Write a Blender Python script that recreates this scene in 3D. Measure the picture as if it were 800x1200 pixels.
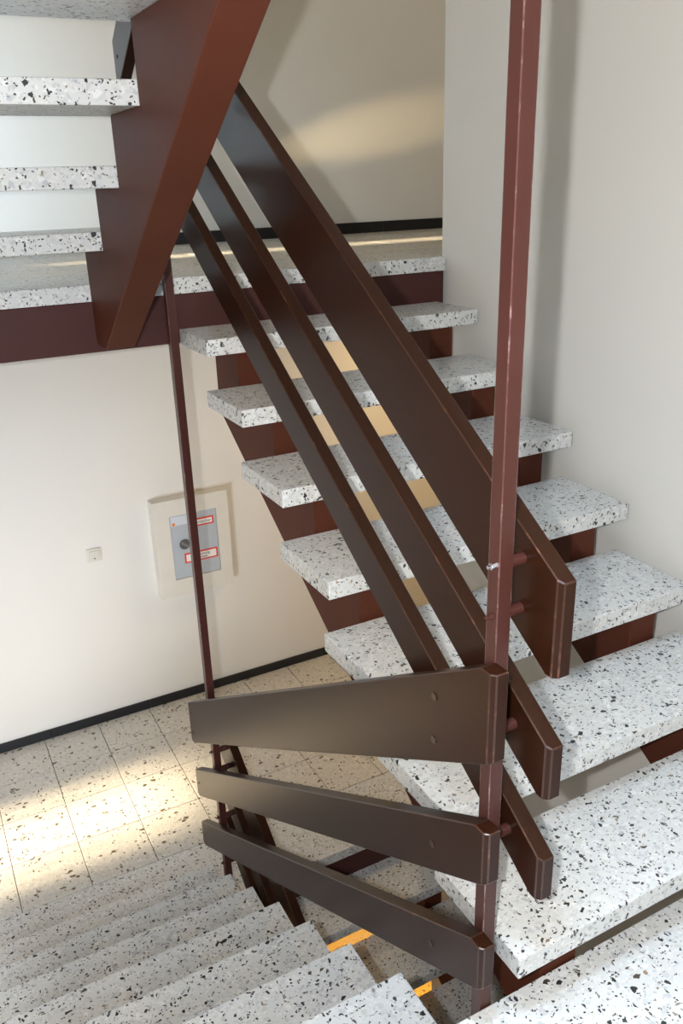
import bpy, bmesh, math, random
from mathutils import Vector, Matrix
random.seed(7)
S = bpy.context.scene
COL = S.collection
for o in list(bpy.data.objects):
    bpy.data.objects.remove(o)

# ---------------------------------------------------------------- camera
CAM = Vector((-0.8637, -2.8229, 0.2875))
YAW, PITCH, ROLL, FPX = 0.4793, -0.3770, -0.0314, 980.66
fwd = Vector((math.sin(YAW) * math.cos(PITCH), math.cos(YAW) * math.cos(PITCH), math.sin(PITCH)))
rgt = Vector((math.cos(YAW), -math.sin(YAW), 0))
upv = rgt.cross(fwd)
r2 = math.cos(ROLL) * rgt + math.sin(ROLL) * upv
u2 = -math.sin(ROLL) * rgt + math.cos(ROLL) * upv
cd = bpy.data.cameras.new('camera')
cam = bpy.data.objects.new('camera', cd)
COL.objects.link(cam)
M = Matrix((r2, u2, -fwd)).transposed().to_4x4()
M.translation = CAM
cam.matrix_world = M
cd.sensor_fit = 'VERTICAL'
cd.sensor_height = 36.0
cd.sensor_width = 24.0
cd.lens = FPX / 1200 * 36.0
cd.clip_start = 0.02
S.camera = cam

# ---------------------------------------------------------------- light
S.view_settings.view_transform = 'Standard'
S.view_settings.look = 'None'
S.view_settings.gamma = 1.0
S.view_settings.use_curve_mapping = False
S.view_settings.exposure = 0.0
W = bpy.data.worlds.new('World')
S.world = W
W.use_nodes = True
W.node_tree.nodes['Background'].inputs[0].default_value = (1.0, 0.84, 0.52, 1)
W.node_tree.nodes['Background'].inputs[1].default_value = 0.06


def lamp(name, kind, loc, energy, color, **kw):
    d = bpy.data.lights.new(name, kind)
    d.energy = energy
    d.color = color
    for k, v in kw.items():
        setattr(d, k, v)
    o = bpy.data.objects.new(name, d)
    o.location = loc
    COL.objects.link(o)
    return o


def aim(o, target):
    o.rotation_euler = (Vector(target) - o.location).to_track_quat('-Z', 'Y').to_euler()


# the flash of the camera, to the left of the lens
lamp('camera_flash', 'POINT', CAM - r2 * 0.095 + u2 * 0.01, 166, (0.965, 0.98, 1.0), shadow_soft_size=0.014)
# low warm sun through the slots cut into the left wall
sun = lamp('sun', 'SUN', (-6, 0.8, 2), 35.0, (1.0, 0.81, 0.54), angle=math.radians(2.6))
aim(sun, Vector(sun.location) + Vector((math.cos(math.radians(14)), 0.0, -math.sin(math.radians(14)))))
# added spot imitating the sun's glint from the landing onto the back wall
g_ = lamp('glint_spot', 'SPOT', (-1.0, 1.05, 0.06), 460, (1.0, 0.78, 0.42), shadow_soft_size=0.02)
g_.data.spot_size = math.radians(7.5)
g_.data.spot_blend = 1.0
aim(g_, (1.75, 1.65, 0.55))
# unseen area fill added to brighten the lower back wall from the front
l_ = lamp('lower_wall_fill', 'AREA', (-1.9, -1.9, -2.0), 27, (0.84, 0.90, 1.0), shape='RECTANGLE', size=0.9, size_y=0.9, spread=math.radians(95))
aim(l_, (-0.35, 1.65, -1.85))
l2_ = lamp('upper_daylight', 'AREA', (-2.3, 0.4, 1.2), 12.5, (0.58, 0.78, 1.0), shape='RECTANGLE', size=0.8, size_y=0.8, spread=math.radians(55))  # bluish daylight from the upper left onto the back wall
aim(l2_, (-0.95, 1.65, 0.55))
# cool daylight of the stairwell windows behind and above the photographer
l5_ = lamp('window_daylight', 'AREA', (-1.1, -5.0, 1.3), 14, (0.70, 0.84, 1.0), shape='RECTANGLE', size=1.5, size_y=1.2, spread=math.radians(70))
aim(l5_, (-0.9, -0.8, -1.7))
l6_ = lamp('roof_light', 'AREA', (-0.7, -1.75, 3.0), 38, (0.60, 0.79, 1.0), shape='RECTANGLE', size=1.0, size_y=1.0, spread=math.radians(54))
aim(l6_, (-0.55, -1.4, -1.5))
# unseen warm fills added to tint the back walls of both halls
l3_ = lamp('hall_warm_fill', 'AREA', (1.9, 0.8, -0.26), 16, (1.0, 0.68, 0.34), shape='DISK', size=0.35)
l4_ = lamp('upper_warm_fill', 'AREA', (2.3, 0.7, 2.6), 3.5, (1.0, 0.76, 0.42), shape='DISK', size=0.4)
# orange lamp of the cellar corridor
lamp('cellar_lamp', 'POINT', (1.5, 1.0, -4.3), 60, (1.0, 0.47, 0.05), shadow_soft_size=0.08)

# ---------------------------------------------------------------- materials


def mat(name):
    m = bpy.data.materials.new(name)
    m.use_nodes = True
    nt = m.node_tree
    return m, nt, nt.nodes['Principled BSDF']


def N(nt, t, **kw):
    n = nt.nodes.new(t)
    for k, v in kw.items():
        if k == 'inp':
            for a, b in v.items():
                n.inputs[a].default_value = b
        else:
            setattr(n, k, v)
    return n


def objcoord(nt, rnd=True):
    tc = N(nt, 'ShaderNodeTexCoord')
    if not rnd:
        return tc.outputs['Object']
    oi = N(nt, 'ShaderNodeObjectInfo')
    ml = N(nt, 'ShaderNodeMath', operation='MULTIPLY', inp={1: 37.0})
    nt.links.new(oi.outputs['Random'], ml.inputs[0])
    ad = N(nt, 'ShaderNodeVectorMath', operation='ADD')
    nt.links.new(tc.outputs['Object'], ad.inputs[0])
    nt.links.new(ml.outputs[0], ad.inputs[1])
    return ad.outputs[0]


def ramp(nt, src, stops, interp='LINEAR'):
    r = N(nt, 'ShaderNodeValToRGB')
    r.color_ramp.interpolation = interp
    el = r.color_ramp.elements
    el[0].position, el[0].color = stops[0][0], (*stops[0][1], 1)
    el[1].position, el[1].color = stops[-1][0], (*stops[-1][1], 1)
    for p, c in stops[1:-1]:
        e = el.new(p)
        e.color = (*c, 1)
    nt.links.new(src, r.inputs[0])
    return r.outputs[0]


def mixc(nt, fac, a, b):
    m = N(nt, 'ShaderNodeMix', data_type='RGBA')
    for s, i in ((fac, 0), (a, 6), (b, 7)):
        if hasattr(s, 'links'):
            nt.links.new(s, m.inputs[i])
        elif isinstance(s, (int, float)):
            m.inputs[i].default_value = s
        else:
            m.inputs[i].default_value = (*s, 1)
    return m.outputs[2]


def math2(nt, op, a, b):
    m = N(nt, 'ShaderNodeMath', operation=op)
    for i, s in enumerate((a, b)):
        if hasattr(s, 'links'):
            nt.links.new(s, m.inputs[i])
        else:
            m.inputs[i].default_value = s
    return m.outputs[0]


def terrazzo(name, base, base2, chipdark, rough, layers):
    m, nt, p = mat(name)
    co = objcoord(nt)
    nz = N(nt, 'ShaderNodeTexNoise', inp={'Scale': 55.0, 'Detail': 2.0})
    nt.links.new(co, nz.inputs['Vector'])
    sc = N(nt, 'ShaderNodeVectorMath', operation='SCALE', inp={'Scale': 0.012})
    sb = N(nt, 'ShaderNodeVectorMath', operation='SUBTRACT', inp={1: (0.5, 0.5, 0.5)})
    nt.links.new(nz.outputs['Color'], sb.inputs[0])
    nt.links.new(sb.outputs[0], sc.inputs[0])
    ad = N(nt, 'ShaderNodeVectorMath', operation='ADD')
    nt.links.new(co, ad.inputs[0])
    nt.links.new(sc.outputs[0], ad.inputs[1])
    cv = ad.outputs[0]

    def chips(scale, frac, size, jx):
        # angular chips: voronoi cells, only some of them, shrunk inside their borders
        mp = N(nt, 'ShaderNodeMapping', inp={'Scale': jx, 'Rotation': (0.4 * scale, 0.7, 0.2 * scale)})
        nt.links.new(cv, mp.inputs['Vector'])
        v = N(nt, 'ShaderNodeTexVoronoi', feature='F1', inp={'Scale': scale})
        e = N(nt, 'ShaderNodeTexVoronoi', feature='DISTANCE_TO_EDGE', inp={'Scale': scale})
        nt.links.new(mp.outputs[0], v.inputs['Vector'])
        nt.links.new(mp.outputs[0], e.inputs['Vector'])
        sep = N(nt, 'ShaderNodeSeparateColor')
        nt.links.new(v.outputs['Color'], sep.inputs[0])
        pick = math2(nt, 'LESS_THAN', sep.outputs[0], frac)
        th = math2(nt, 'MULTIPLY', sep.outputs[2], size)
        inside = math2(nt, 'GREATER_THAN', e.outputs['Distance'], math2(nt, 'ADD', th, 0.06))
        return math2(nt, 'MULTIPLY', pick, inside), sep.outputs[1]
    big = N(nt, 'ShaderNodeTexNoise', inp={'Scale': 9.0, 'Detail': 4.0, 'Roughness': 0.65})
    nt.links.new(co, big.inputs['Vector'])
    col = mixc(nt, big.outputs[0], base, base2)
    f, rc = chips(62, 0.42, 0.10, (1, 1, 1.2))
    pale = ramp(nt, rc, [(0, (base[0] * .62, base[1] * .65, base[2] * .70)), (.35, (base[0] * .82, base[1] * .82, base[2] * .84)), (.6, (base[0] * 1.15, base[1] * 1.15, base[2] * 1.15)), (1, (base[0] * .78, base[1] * .77, base[2] * .72))])
    col = mixc(nt, math2(nt, 'MULTIPLY', f, 0.85), col, pale)
    f, rc = chips(118, 0.5, 0.12, (1, 1.4, 1))
    pale = ramp(nt, rc, [(0, (base[0] * .52, base[1] * .55, base[2] * .60)), (.3, (base[0] * .80, base[1] * .80, base[2] * .82)), (.6, (base[0] * 1.15, base[1] * 1.15, base[2] * 1.15)), (1, (base[0] * .80, base[1] * .78, base[2] * .70))])
    col = mixc(nt, math2(nt, 'MULTIPLY', f, 0.7), col, pale)
    for scale, frac, size, jx in layers:
        f, rc = chips(scale, frac, size, jx)
        dk = ramp(nt, rc, [(0, chipdark), (.55, (chipdark[0] * 1.6, chipdark[1] * 1.4, chipdark[2] * 1.1)), (.8, (.10, .085, .055)), (.93, (.22, .20, .17)), (1, (.30, .17, .09))])
        col = mixc(nt, f, col, dk)
    nt.links.new(col, p.inputs['Base Color'])
    p.inputs['Roughness'].default_value = rough
    p.inputs['Specular IOR Level'].default_value = 0.45
    return m


TERR = terrazzo('terrazzo_white', (.615, .61, .59), (.53, .53, .51), (.016, .016, .019), 0.33,
                ((66, 0.065, 0.24, (1, 1.5, 1)), (95, 0.085, 0.22, (1.5, 1, 1)), (150, 0.10, 0.2, (1, 1.4, 1.4))))
TERRF = terrazzo('terrazzo_floor', (.62, .595, .545), (.54, .51, .455), (.075, .060, .038), 0.30,
                 ((44, 0.085, 0.26, (1, 1.4, 1)), (70, 0.075, 0.24, (1.5, 1, 1))))


def plaster(name, c, bump=0.12):
    m, nt, p = mat(name)
    co = objcoord(nt, False)
    n1 = N(nt, 'ShaderNodeTexNoise', inp={'Scale': 1.7, 'Detail': 4.0})
    nt.links.new(co, n1.inputs['Vector'])
    nt.links.new(mixc(nt, n1.outputs[0], tuple(x * .97 for x in c), tuple(min(1, x * 1.03) for x in c)), p.inputs['Base Color'])
    mp = N(nt, 'ShaderNodeMapping', inp={'Scale': (1, 1, .22)})
    nt.links.new(co, mp.inputs['Vector'])
    n2 = N(nt, 'ShaderNodeTexNoise', inp={'Scale': 260.0, 'Detail': 3.0})
    nt.links.new(mp.outputs[0], n2.inputs['Vector'])
    b = N(nt, 'ShaderNodeBump', inp={'Strength': bump, 'Distance': 0.004})
    nt.links.new(n2.outputs[0], b.inputs['Height'])
    nt.links.new(b.outputs[0], p.inputs['Normal'])
    p.inputs['Roughness'].default_value = 0.62
    return m


WALL = plaster('wall_paint', (.74, .715, .66))
CEIL = plaster('ceiling_paint', (.78, .75, .70))


def paint(name, c, rough=0.32, wear=True, spec=0.4):
    m, nt, p = mat(name)
    co = objcoord(nt)
    n1 = N(nt, 'ShaderNodeTexNoise', inp={'Scale': 6.0, 'Detail': 5.0})
    nt.links.new(co, n1.inputs['Vector'])
    col = mixc(nt, n1.outputs[0], tuple(x * .86 for x in c), tuple(x * 1.12 for x in c))
    if wear:
        n2 = N(nt, 'ShaderNodeTexNoise', inp={'Scale': 55.0, 'Detail': 6.0, 'Roughness': .7})
        nt.links.new(co, n2.inputs['Vector'])
        f = ramp(nt, n2.outputs[0], [(.70, (0, 0, 0)), (.76, (.6, .6, .6))])
        col = mixc(nt, f, col, tuple(min(1, x * 2.2 + .04) for x in c))
    nt.links.new(col, p.inputs['Base Color'])
    n3 = N(nt, 'ShaderNodeTexNoise', inp={'Scale': 320.0, 'Detail': 2.0})
    nt.links.new(co, n3.inputs['Vector'])
    b = N(nt, 'ShaderNodeBump', inp={'Strength': .08, 'Distance': .002})
    nt.links.new(n3.outputs[0], b.inputs['Height'])
    nt.links.new(b.outputs[0], p.inputs['Normal'])
    p.inputs['Roughness'].default_value = rough
    p.inputs['Specular IOR Level'].default_value = spec
    return m


STEEL = paint('stringer_paint', (.086, .0265, .015), 0.5, True, .07)
POSTM = paint('post_paint', (.060, .0195, .0150), 0.30, True, .26)
BEAMM = paint('beam_paint', (.062, .023, .020), 0.45, True, .14)


def wood(name, c1, c2):
    m, nt, p = mat(name)
    co = objcoord(nt)
    # grain runs along the pitch of the stairs
    mp = N(nt, 'ShaderNodeMapping', inp={'Scale': (30, 1.2, 30)})
    nt.links.new(co, mp.inputs['Vector'])
    n1 = N(nt, 'ShaderNodeTexNoise', inp={'Scale': 3.0, 'Detail': 6.0, 'Roughness': .6})
    nt.links.new(mp.outputs[0], n1.inputs['Vector'])
    col = mixc(nt, n1.outputs[0], c1, c2)
    n2 = N(nt, 'ShaderNodeTexNoise', inp={'Scale': 70.0, 'Detail': 6.0, 'Roughness': .75})
    nt.links.new(co, n2.inputs['Vector'])
    f = ramp(nt, n2.outputs[0], [(.72, (0, 0, 0)), (.78, (.5, .5, .5))])
    col = mixc(nt, f, col, (c2[0] * 2.6, c2[1] * 2.0, c2[2] * 1.6))
    nt.links.new(col, p.inputs['Base Color'])
    b = N(nt, 'ShaderNodeBump', inp={'Strength': .05, 'Distance': .002})
    nt.links.new(n1.outputs[0], b.inputs['Height'])
    nt.links.new(b.outputs[0], p.inputs['Normal'])
    p.inputs['Roughness'].default_value = 0.30
    p.inputs['Specular IOR Level'].default_value = 0.18
    return m


WOOD = wood('varnished_wood', (.014, .0042, .0018), (.030, .0088, .0035))


def worn(name, dark, light, lo, hi, rough):
    m, nt, p = mat(name)
    co = objcoord(nt)
    n1 = N(nt, 'ShaderNodeTexNoise', inp={'Scale': 26.0, 'Detail': 6.0, 'Roughness': .7})
    nt.links.new(co, n1.inputs['Vector'])
    nt.links.new(ramp(nt, n1.outputs[0], [(lo, dark), (hi, light)]), p.inputs['Base Color'])
    p.inputs['Roughness'].default_value = rough
    return m


WOODEDGE = worn('worn_wood_edge', (.036, .012, .0055), (.16, .065, .034), .56, .74, .35)
POSTEDGE = worn('worn_glint_post_edge', (.10, .042, .038), (.34, .24, .23), .52, .78, .22)  # pale tone paints in the glint on the post's edges, with scratches


def flat(name, c, rough=.5, metal=0.0):
    m, nt, p = mat(name)
    co = objcoord(nt)
    n1 = N(nt, 'ShaderNodeTexNoise', inp={'Scale': 14.0, 'Detail': 3.0})
    nt.links.new(co, n1.inputs['Vector'])
    nt.links.new(mixc(nt, n1.outputs[0], tuple(x * .95 for x in c), tuple(min(1, x * 1.05) for x in c)), p.inputs['Base Color'])
    p.inputs['Roughness'].default_value = rough
    p.inputs['Metallic'].default_value = metal
    return m


BLACK = flat('black_skirting', (.008, .009, .011), .35)
GROUT = flat('grout', (.13, .115, .09), .9)
CABW = flat('cabinet_white', (.70, .67, .60), .45)
CABG = flat('cabinet_grey', (.44, .48, .52), .4)
CABL = flat('cabinet_plate', (.62, .66, .71), .4)
RED = flat('label_red', (.72, .05, .015), .5)
LWHITE = flat('label_white', (.80, .79, .76), .5)
INK = flat('label_ink', (.03, .03, .03), .6)
ORANGE = flat('sticker_orange', (.85, .22, .01), .5)
LOCK = flat('lock_grey', (.16, .16, .16), .35, .4)
LOCKB = flat('lock_bar', (.30, .30, .30), .3, .5)
SWITCH = flat('switch_plastic', (.66, .64, .56), .4)
SWDOT = flat('switch_lens', (.12, .09, .01), .3)
CHROME = flat('bright_zinc', (.72, .74, .78), .2, 1.0)
SCREW = flat('dark_screw', (.045, .026, .018), .28, .3)

# ---------------------------------------------------------------- mesh helpers


def mesh_from(bm, name):
    bmesh.ops.recalc_face_normals(bm, faces=bm.faces)
    me = bpy.data.meshes.new(name)
    bm.to_mesh(me)
    bm.free()
    return me


def put(name, me, m, parent=None, loc=(0, 0, 0), kind=None):
    o = bpy.data.objects.new(name, me)
    COL.objects.link(o)
    if m and not me.materials:
        me.materials.append(m)
    o.location = loc
    if parent:
        o.parent = parent
    if kind:
        o['kind'] = kind
    return o


def center(bm):
    lo = Vector([min(v.co[i] for v in bm.verts) for i in range(3)])
    hi = Vector([max(v.co[i] for v in bm.verts) for i in range(3)])
    c = (lo + hi) / 2
    bmesh.ops.translate(bm, verts=bm.verts, vec=-c)
    return c


def part(name, bm, m, parent=None, kind=None, smooth=False):
    """bm in world coordinates; origin at its centre; parented to a thing or a part"""
    c = center(bm)
    me = mesh_from(bm, name)
    if smooth:
        for p in me.polygons:
            p.use_smooth = True
    base = Vector((0, 0, 0))
    q = parent
    while q:
        base += q.location
        q = q.parent
    return put(name, me, m, parent, c - base, kind)


def box_bm(x0, x1, y0, y1, z0, z1, bev=0.0, seg=1, edgemat=-1):
    bm = bmesh.new()
    bmesh.ops.create_cube(bm, size=1)
    for v in bm.verts:
        v.co = Vector(((x0 + x1) / 2 + v.co.x * (x1 - x0), (y0 + y1) / 2 + v.co.y * (y1 - y0), (z0 + z1) / 2 + v.co.z * (z1 - z0)))
    if bev:
        bmesh.ops.bevel(bm, geom=list(bm.edges), offset=bev, segments=seg, affect='EDGES', profile=.6, material=edgemat)
    return bm


def prism_bm(prof, x0, x1, bev=0.0, cham=None, seg=1, edgemat=-1):
    """profile of (y, z) extruded along x; cham: (test, offset) chamfers chosen edges first"""
    bm = bmesh.new()
    a = [bm.verts.new((x0, y, z)) for y, z in prof]
    b = [bm.verts.new((x1, y, z)) for y, z in prof]
    n = len(prof)
    bm.faces.new(a)
    bm.faces.new(b[::-1])
    for i in range(n):
        j = (i + 1) % n
        bm.faces.new((a[i], b[i], b[j], a[j]))
    bmesh.ops.recalc_face_normals(bm, faces=bm.faces)
    if cham:
        es = [e for e in bm.edges if cham[0](e)]
        bmesh.ops.bevel(bm, geom=es, offset=cham[1], segments=1, affect='EDGES')
    if bev:
        es = [e for e in bm.edges if len(e.link_faces) == 2 and e.calc_face_angle() > 0.25]
        bmesh.ops.bevel(bm, geom=es, offset=bev, segments=seg, affect='EDGES', profile=.6, clamp_overlap=True, material=edgemat)
    return bm


def tube_bm(p0, p1, r, n=14, bev=0.0):
    bm = bmesh.new()
    p0, p1 = Vector(p0), Vector(p1)
    d = p1 - p0
    bmesh.ops.create_cone(bm, cap_ends=True, segments=n, radius1=r, radius2=r, depth=d.length)
    if bev:
        es = [e for e in bm.edges if e.calc_face_angle() > 1.2]
        bmesh.ops.bevel(bm, geom=es, offset=bev, segments=2, affect='EDGES')
    q = Vector((0, 0, 1)).rotation_difference(d.normalized()).to_matrix().to_4x4()
    q.translation = (p0 + p1) / 2
    bmesh.ops.transform(bm, matrix=q, verts=bm.verts)
    return bm


def thing(name, label, cat, loc, group=None):
    o = bpy.data.objects.new(name, None)
    o.empty_display_size = .1
    COL.objects.link(o)
    o.location = loc
    o['label'] = label
    o['category'] = cat
    if group:
        o['group'] = group
    return o


def copy_thing(root, shift, label, cut=None):
    def rec(o, par):
        c = o.copy()
        COL.objects.link(c)
        c.parent = par
        for ch in list(o.children):
            rec(ch, c)
        return c
    r = rec(root, None)
    r.location = root.location + Vector(shift)
    r['label'] = label
    return r


# ---------------------------------------------------------------- dimensions (metres)
H, G, D, T, WID = 0.17, 0.2685, 0.307, 0.0534, 1.0608
XA, B0 = -0.0731, 0.2387           # right end of the left flights, back of their first tread
ZF, ZL = -16 * H, -8 * H           # lower hall floor, intermediate landing
YB = 1.65                          # back wall
YL = -1.825                        # edge of the intermediate landing
XR = 1.112                         # right wall
STOREY = 16 * H

# ---------------------------------------------------------------- the setting
part('wall_back', box_bm(-3.3, 3.3, YB, YB + .2, -5.7, 3.4), WALL, kind='structure')
part('wall_right', box_bm(XR, 3.3, -5.2, .045, -5.7, 3.4), WALL, kind='structure')
part('wall_side', box_bm(3.3, 3.5, .0, YB + .2, -5.7, 3.4), WALL, kind='structure')


def left_wall():
    bm = bmesh.new()
    def add(y0, y1, z0, z1):
        b = box_bm(-3.3, -3.1, y0, y1, z0, z1)
        me = bpy.data.meshes.new('t')
        b.to_mesh(me)
        b.free()
        bm.from_mesh(me)
        bpy.data.meshes.remove(me)
    # openings shaped for the sun band, thin slits added to soften its edges: (y0, y1) columns, solid wall between them
    cols = [(.50, .512), (.545, .57), (.595, .635), (.66, 1.0), (1.025, 1.065), (1.095, 1.12), (1.155, 1.167)]
    tops = [(ZF, -1.88), (-1.855, -1.82), (-1.785, -1.76), (-1.72, -1.705), (-1.66, -1.65)]
    y = -5.2
    for c0, c1 in cols:
        add(y, c0, -5.7, -1.5)
        z = -5.7
        for t0, t1 in tops:
            add(c0, c1, z, t0)
            z = t1
        add(c0, c1, z, -1.5)
        y = c1
    add(y, YB + .2, -5.7, -1.5)
    b0, b1 = .84, .96
    add(-5.2, b0, -1.5, 3.4)
    add(b1, YB + .2, -1.5, 3.4)
    add(b0, b1, -1.5, .74)
    add(b0, b1, 1.6, 3.4)
    return bm


part('wall_left', left_wall(), WALL, kind='structure')
part('ceiling', box_bm(-3.3, 3.4, -1.7, YB + .1, 3.2, 3.4), CEIL, kind='structure')


def storey_floor(zt, name):
    """landing / hall floor: body, beam, nosing slab along the stair edge, then tiles with open joints"""
    body = part(name, box_bm(-3.1, 3.3, .05, YB, zt - .215, zt - .006), GROUT, kind='structure')
    slab = part('nosing_slab', box_bm(-3.1, 1.098, 0, .3825, zt - T, zt, .003, 2), TERR, body)
    part('nosing_slab', box_bm(1.1, 3.3, .047, .3825, zt - T, zt, .003, 2), TERR, body)
    x = -.245
    pitch = .3125
    y0 = .3855
    dy = (YB - y0) / 4
    me = None
    k0 = -9
    for i in range(k0, 11):
        for j in range(4):
            xa = x + i * pitch
            if me is None:
                b = box_bm(-pitch / 2 + .0018, pitch / 2 - .0018, -dy / 2 + .0018, dy / 2 - .0018, -.012, 0)
                es = [e for e in b.edges if all(v.co.z > -.001 for v in e.verts)]
                bmesh.ops.bevel(b, geom=es, offset=.0012, segments=1, affect='EDGES')
                me = mesh_from(b, 'tile')
            cx, cy = xa + pitch / 2, y0 + (j + .5) * dy
            put('tile', me, TERRF, body, Vector((cx, cy, zt + random.uniform(-.0004, .0004))) - body.location)
    return body


storey_floor(0, 'floor')
storey_floor(ZF, 'floor')
for n_, zt in (('trim_1', 0), ('trim_2', ZF)):
    part(n_, box_bm(-3.1, 1.09, .001, .05, zt - .2165, zt - T - .0005, .002), BEAMM, kind='structure')
# intermediate landing where the photographer stands
part('floor', box_bm(-3.1, XR, -5.2, YL, ZL - T, ZL, .003, 2), TERR, kind='structure')
part('trim_3', box_bm(-3.1, XR, YL - .30, YL - .012, ZL - .22, ZL - T, .002), BEAMM, kind='structure')
# cellar
part('floor', box_bm(-3.1, 3.3, -1.5, YB, ZF * 2 - .2, ZF * 2), TERRF, kind='structure')
part('floor', box_bm(-3.1, XR, -5.2, YL, ZF + ZL - .2, ZF + ZL, .003, 2), TERR, kind='structure')


def skirting(name, zt, x0, x1, xj):
    root = None
    xs = [x0]
    x = xj - .6 * math.floor((xj - x0) / .6)
    while x < x1:
        if x > x0 + .02:
            xs.append(x)
        x += .6
    xs.append(x1)
    root = part(name, box_bm(x0, x1, YB - .004, YB - .0005, zt, zt + .055), GROUT, kind='structure')
    for a, b in zip(xs, xs[1:]):
        part('skirting_tile', box_bm(a + .0008, b - .0008, YB - .014, YB - .0045, zt + .001, zt + .060, .0015), BLACK, root)


skirting('baseboard_lower', ZF, -3.0, 3.2, .083)
skirting('baseboard_upper', 0, -3.0, 3.2, 1.79)

# ---------------------------------------------------------------- staircase flights
TREAD = None


def tread(cx, yback, ztop, parent):
    global TREAD
    if TREAD is None:
        b = box_bm(-WID / 2, WID / 2, -D / 2, D / 2, -T / 2, T / 2, .0035, 2)
        TREAD = mesh_from(b, 'tread')
    base = parent.location
    return put('tread', TREAD, TERR, parent, Vector((cx, yback, ztop - T / 2)) - base)


def stringer(parent, prof, x0, x1):
    return part('stringer', prism_bm(prof, x0, x1, .0025), STEEL, parent)


SET = .052                         # riser plates stand back from the nosings
SL = H / G

# right flight (rises away from the landing in front of the camera)
rf = thing('staircase_flight', 'open-riser right flight rising to the upper landing along the bare right wall', 'staircase', (WID / 2, -7 * G, ZL), 'staircase flights')
for k in range(1, 8):
    tread(WID / 2, -k * G + D / 2, -k * H, rf)
prof = [(0.0, -H - T)]
for k in range(1, 8):
    y = -k * G - SET if k < 7 else YL + .004
    prof += [(y, -k * H - T - .0005), (y, -(k + 1) * H - (T if k < 7 else .17))]
prof[-1] = (YL + .004, YL * SL - .47 + .0)
prof += [(0.0, -.47)]
# drop the repeated notch points into a clean saw-tooth outline
out = [(0.0, -H - T - .0005)]
for k in range(1, 8):
    y = -k * G + SET if k < 7 else YL + .006
    out.append((y, -k * H - T - .0005))
    if k < 7:
        out.append((y, -(k + 1) * H - T - .0005))
out.append((YL + .006, YL * SL - .47))
out.append((0.0, -.47))
stringer(rf, out, .12, .222)
stringer(rf, out, .884, .984)

# left flight (falls from the landing to the hall floor)
XL0 = XA - WID
lf = thing('staircase_flight', 'open-riser left flight descending to the tiled lower hall floor at bottom left', 'staircase', (XA - WID / 2, .07, ZF), 'staircase flights')
lo = [(.012, ZF + H - T - .0005)]
for j in range(1, 8):
    yb = -B0 - (j - 1) * G
    tread(XA - WID / 2, yb + D / 2, ZF + j * H, lf)
    yr = yb + D - SET
    nr = yb - G + D - SET if j < 7 else YL + .006
    lo.append((nr, ZF + j * H - T - .0005))
    if j < 7:
        lo.append((nr, ZF + (j + 1) * H - T - .0005))
zs = lambda y: ZF - .267 - SL * y
lo.append((YL + .006, zs(YL)))
yc = -(.267 - .190) / SL
lo += [(yc, ZF - .190), (-.012, ZF - .190), (-.002, ZF - .165), (-.002, ZF + H - T - .0005)]
lo = lo[1:]
stringer(lf, lo, -.282, -.188)
stringer(lf, lo, XL0 + .115, XL0 + .209)

# ---------------------------------------------------------------- posts
PX0, PX1 = -.050, -.020
NY0, NY1 = -1.822, -1.792          # near post
FY0, FY1 = -.051, -.021            # far post


def post(label, y0, y1, z0, z1):
    t = thing('railing_post', label, 'post', ((PX0 + PX1) / 2, (y0 + y1) / 2, z0), 'square steel railing posts')
    o = part('tube', box_bm(PX0, PX1, y0, y1, z0, z1, .002, 2, 1), POSTM, t)
    o.data.materials.append(POSTEDGE)
    return t


np_ = post('near square maroon steel post running the full height of the picture', NY0, NY1, ZL - .26, 2.9)
fp_ = post('thin far maroon steel post in front of the fire hose cabinet', FY0, FY1, ZF - .26, 1.15)

# ---------------------------------------------------------------- railings


def board(parent, x0, x1, ya, yb, zt0, zb0, s, label=None):
    """plank following the pitch: plumb ends, acute corners clipped level, end arrises chamfered"""
    c = .024 if s > 0 else .036
    zt = lambda y: zt0 + s * y
    zb = lambda y: zb0 + s * y
    if s > 0:      # near end low: acute corners near-bottom and far-top
        pr = [(ya, zt(ya)), (yb - c, zt(yb - c)), (yb, zt(yb - c)), (yb, zb(yb)), (ya + c, zb(ya + c)), (ya, zb(ya + c))]
    else:          # near end high: acute corners near-top and far-bottom
        pr = [(ya, zt(ya + c)), (ya + c, zt(ya + c)), (yb, zt(yb)), (yb, zb(yb - c)), (yb - c, zb(yb - c)), (ya, zb(ya))]

    def ends(e):
        a, b = e.verts[0].co, e.verts[1].co
        return abs(a.x - x0) < 1e-6 and abs(b.x - x0) < 1e-6 and abs(a.y - b.y) < 1e-6 and (abs(a.y - ya) < 1e-6 or abs(a.y - yb) < 1e-6)
    bm = prism_bm(pr, x0, x1, .0022, (ends, .009), 1, 1)
    o = part('board', bm, WOOD, parent)
    o.data.materials.append(WOODEDGE)
    if label:
        o['label'] = label
    return o


def spacer(parent, x0, x1, y, z, r=.0115):
    return part('spacer', tube_bm((x0, y, z), (x1, y, z), r, 18), POSTM, parent, smooth=False)


def dome(parent, x, y, z, r=.006, m=None, side=-1):
    bm = tube_bm((x, y, z), (x + side * .003, y, z), r, 12, .001)
    return part('screw', bm, m or SCREW, parent)


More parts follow.
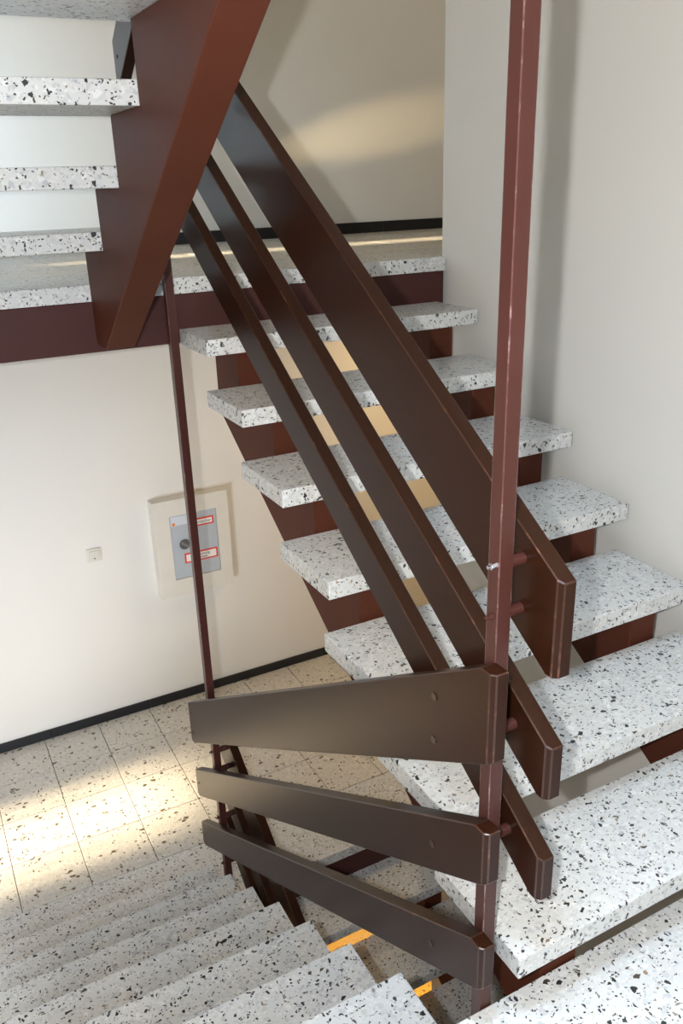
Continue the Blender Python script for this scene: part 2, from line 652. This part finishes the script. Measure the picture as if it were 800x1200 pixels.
RB = ((.912, .714, 2), (.584, .455, 1), (.328, .214, 1))
RS = .655
rr = thing('stair_railing', 'dark wooden three-board railing climbing to the upper landing, blunt ends beside the near post', 'railing', (.03, -1.9, ZL), 'three-board wooden railings')
RX0, RX1 = .012, .047
for zt, zb, n in RB:
    bo = board(rr, RX0, RX1, -1.905, .10, zt, zb, RS)
    for yp, near in (((NY0 + NY1) / 2, True), ((FY0 + FY1) / 2, False)):
        zc = (zt + zb) / 2 + RS * yp
        for i in range(n):
            z = zc + (.046 - .096 * i if n == 2 else 0.0)
            spacer(rr, PX1 - .0, RX0 - .0, yp, z)
LB = ((-1.647, -1.852, 2), (-1.990, -2.133, 1), (-2.277, -2.409, 1))
LS = -.627
lr = thing('stair_railing', 'dark wooden three-board railing falling to the lower hall, in the middle foreground', 'railing', (-.067, .1, ZF), 'three-board wooden railings')
LX0, LX1 = -.086, -.051
for zt, zb, n in LB:
    bo = board(lr, LX0, LX1, -1.863, .133, zt, zb, LS)
    for yp in (-1.69, .085):
        zc = (zt + zb) / 2 + LS * yp
        for i in range(n):
            dome(bo, LX0 + .0006, yp, zc + (.05 - .10 * i if n == 2 else 0), .0085 if yp < 0 else .0055)

# bolts through the posts, holding the spacers of the climbing railing
for pst, yp, shift in ((np_, (NY0 + NY1) / 2, 0), (fp_, (FY0 + FY1) / 2, -STOREY)):
    first = True
    for zt, zb, n in RB:
        zc = (zt + zb) / 2 + RS * yp + shift
        for i in range(n):
            z = zc + (.046 - .096 * i if n == 2 else 0.0)
            bright = pst is np_ and first
            if not bright and pst is np_ and not (n == 2):
                first = False
                continue
            if pst is fp_ and -2.15 < z < -1.95:
                continue           # a board of the other railing sits there
            bm = tube_bm((PX0 - .007, yp, z), (PX0 + .001, yp, z), .0065, 6, .0008)
            b2 = tube_bm((PX0 - .013, yp, z), (PX0 - .006, yp, z), .0034, 10, .0006)
            me = bpy.data.meshes.new('t')
            b2.to_mesh(me)
            b2.free()
            bm.from_mesh(me)
            bpy.data.meshes.remove(me)
            o = part('bolt', bm, CHROME if bright else POSTM, pst)
            if bright:
                o['label'] = 'bright zinc nut on a bolt end'
            first = False

# repeats one storey up and down
copy_thing(lf, (0, 0, STOREY), 'upper left flight seen from behind and below, its brown stringer crossing the top')
copy_thing(rf, (0, 0, -STOREY), 'dim cellar flight seen down through the stairwell gap, orange light between its treads')
copy_thing(rr, (0, 0, -STOREY), 'dark wooden railing of the cellar flight, behind the lower ends of the falling boards')
copy_thing(lr, (0, 0, STOREY + .06), 'grey-brown railing board end showing between the upper left treads at the top')

# ---------------------------------------------------------------- fire hose cabinet
cx0, cx1, cz0, cz1, pr_ = .217, .668, -1.975, -1.372, .08
fc = thing('fire_cabinet', 'cream wall box with a grey door and red-bordered labels, fire riser cabinet', 'cabinet', ((cx0 + cx1) / 2, YB - pr_ / 2, cz0))
yf = YB - pr_
dx0, dx1, dz0, dz1 = .310, .592, -1.870, -1.470


def frame_bm():
    bm = bmesh.new()
    for a in ((cx0, dx0, cz0, cz1), (dx1, cx1, cz0, cz1), (dx0, dx1, cz0, dz0), (dx0, dx1, dz1, cz1)):
        b = box_bm(a[0], a[1], yf, YB - .001, a[2], a[3])
        me = bpy.data.meshes.new('t')
        b.to_mesh(me)
        b.free()
        bm.from_mesh(me)
        bpy.data.meshes.remove(me)
    bmesh.ops.remove_doubles(bm, verts=bm.verts, dist=1e-5)
    return bm


part('frame', frame_bm(), CABW, fc)
door = part('door', box_bm(dx0 + .002, dx1 - .002, yf + .004, yf + .02, dz0 + .002, dz1 - .002, .001), CABG, fc)
part('instruction_plate', box_bm(dx0 + .006, dx1 - .130, yf + .0028, yf + .0042, dz1 - .062, dz1 - .006), CABL, door)
part('sticker', tube_bm((dx0 + .022, yf + .003, dz1 - .052), (dx0 + .022, yf + .0018, dz1 - .052), .009, 20), ORANGE, door)
lk = part('lock', tube_bm((dx0 + .075, yf + .005, dz0 + .215), (dx0 + .075, yf - .008, dz0 + .215), .031, 28, .003), LOCK, door)
lkb = box_bm(-.027, .027, -.002, .002, -.007, .007, .001)
bmesh.ops.rotate(lkb, verts=lkb.verts, cent=(0, 0, 0), matrix=Matrix.Rotation(math.radians(38), 3, 'Y'))
bmesh.ops.translate(lkb, verts=lkb.verts, vec=(dx0 + .075, yf - .009, dz0 + .215))
part('lock_bar', lkb, LOCKB, lk)


def text_mesh(body, size):
    cu = bpy.data.curves.new('txt', 'FONT')
    cu.body = body
    cu.size = size
    cu.extrude = .0002
    cu.align_x = 'CENTER'
    cu.align_y = 'CENTER'
    cu.space_line = .85
    o = bpy.data.objects.new('txt', cu)
    COL.objects.link(o)
    dg = bpy.context.evaluated_depsgraph_get()
    me = bpy.data.meshes.new_from_object(o.evaluated_get(dg))
    bpy.data.objects.remove(o)
    me.materials.clear()
    return me


def sign(x0, x1, z0, z1, body, size):
    s = part('label_plate', box_bm(x0, x1, yf + .0018, yf + .0042, z0, z1), RED, door)
    s['label'] = 'white label with a red border'
    b = .009
    base = fc.location + door.location + s.location
    part('label_field', box_bm(x0 + b, x1 - b, yf + .0012, yf + .0020, z0 + b, z1 - b), LWHITE, s)
    t = put('lettering', text_mesh(body, size), INK, s, Vector(((x0 + x1) / 2, yf + .0008, (z0 + z1) / 2)) - base)
    t.rotation_euler = (math.pi / 2, 0, 0)
    return s


sign(.415, .572, -1.560, -1.512, 'Feuerlöscher', .024)
sign(.378, .580, -1.778, -1.716, 'Steigleitung\ntrocken', .023)

# light switch
sw = thing('light_switch', 'small square cream light switch alone on the lower wall', 'switch', (-.118, YB - .004, -1.675))
part('plate', box_bm(-.160, -.079, YB - .010, YB - .0005, -1.672, -1.591, .003, 2), SWITCH, sw)
part('rocker', box_bm(-.147, -.092, YB - .016, YB - .009, -1.659, -1.604, .003, 2), SWITCH, sw)
part('pilot_lens', box_bm(-.1235, -.1155, YB - .0175, YB - .015, -1.653, -1.645, .001), SWDOT, sw)
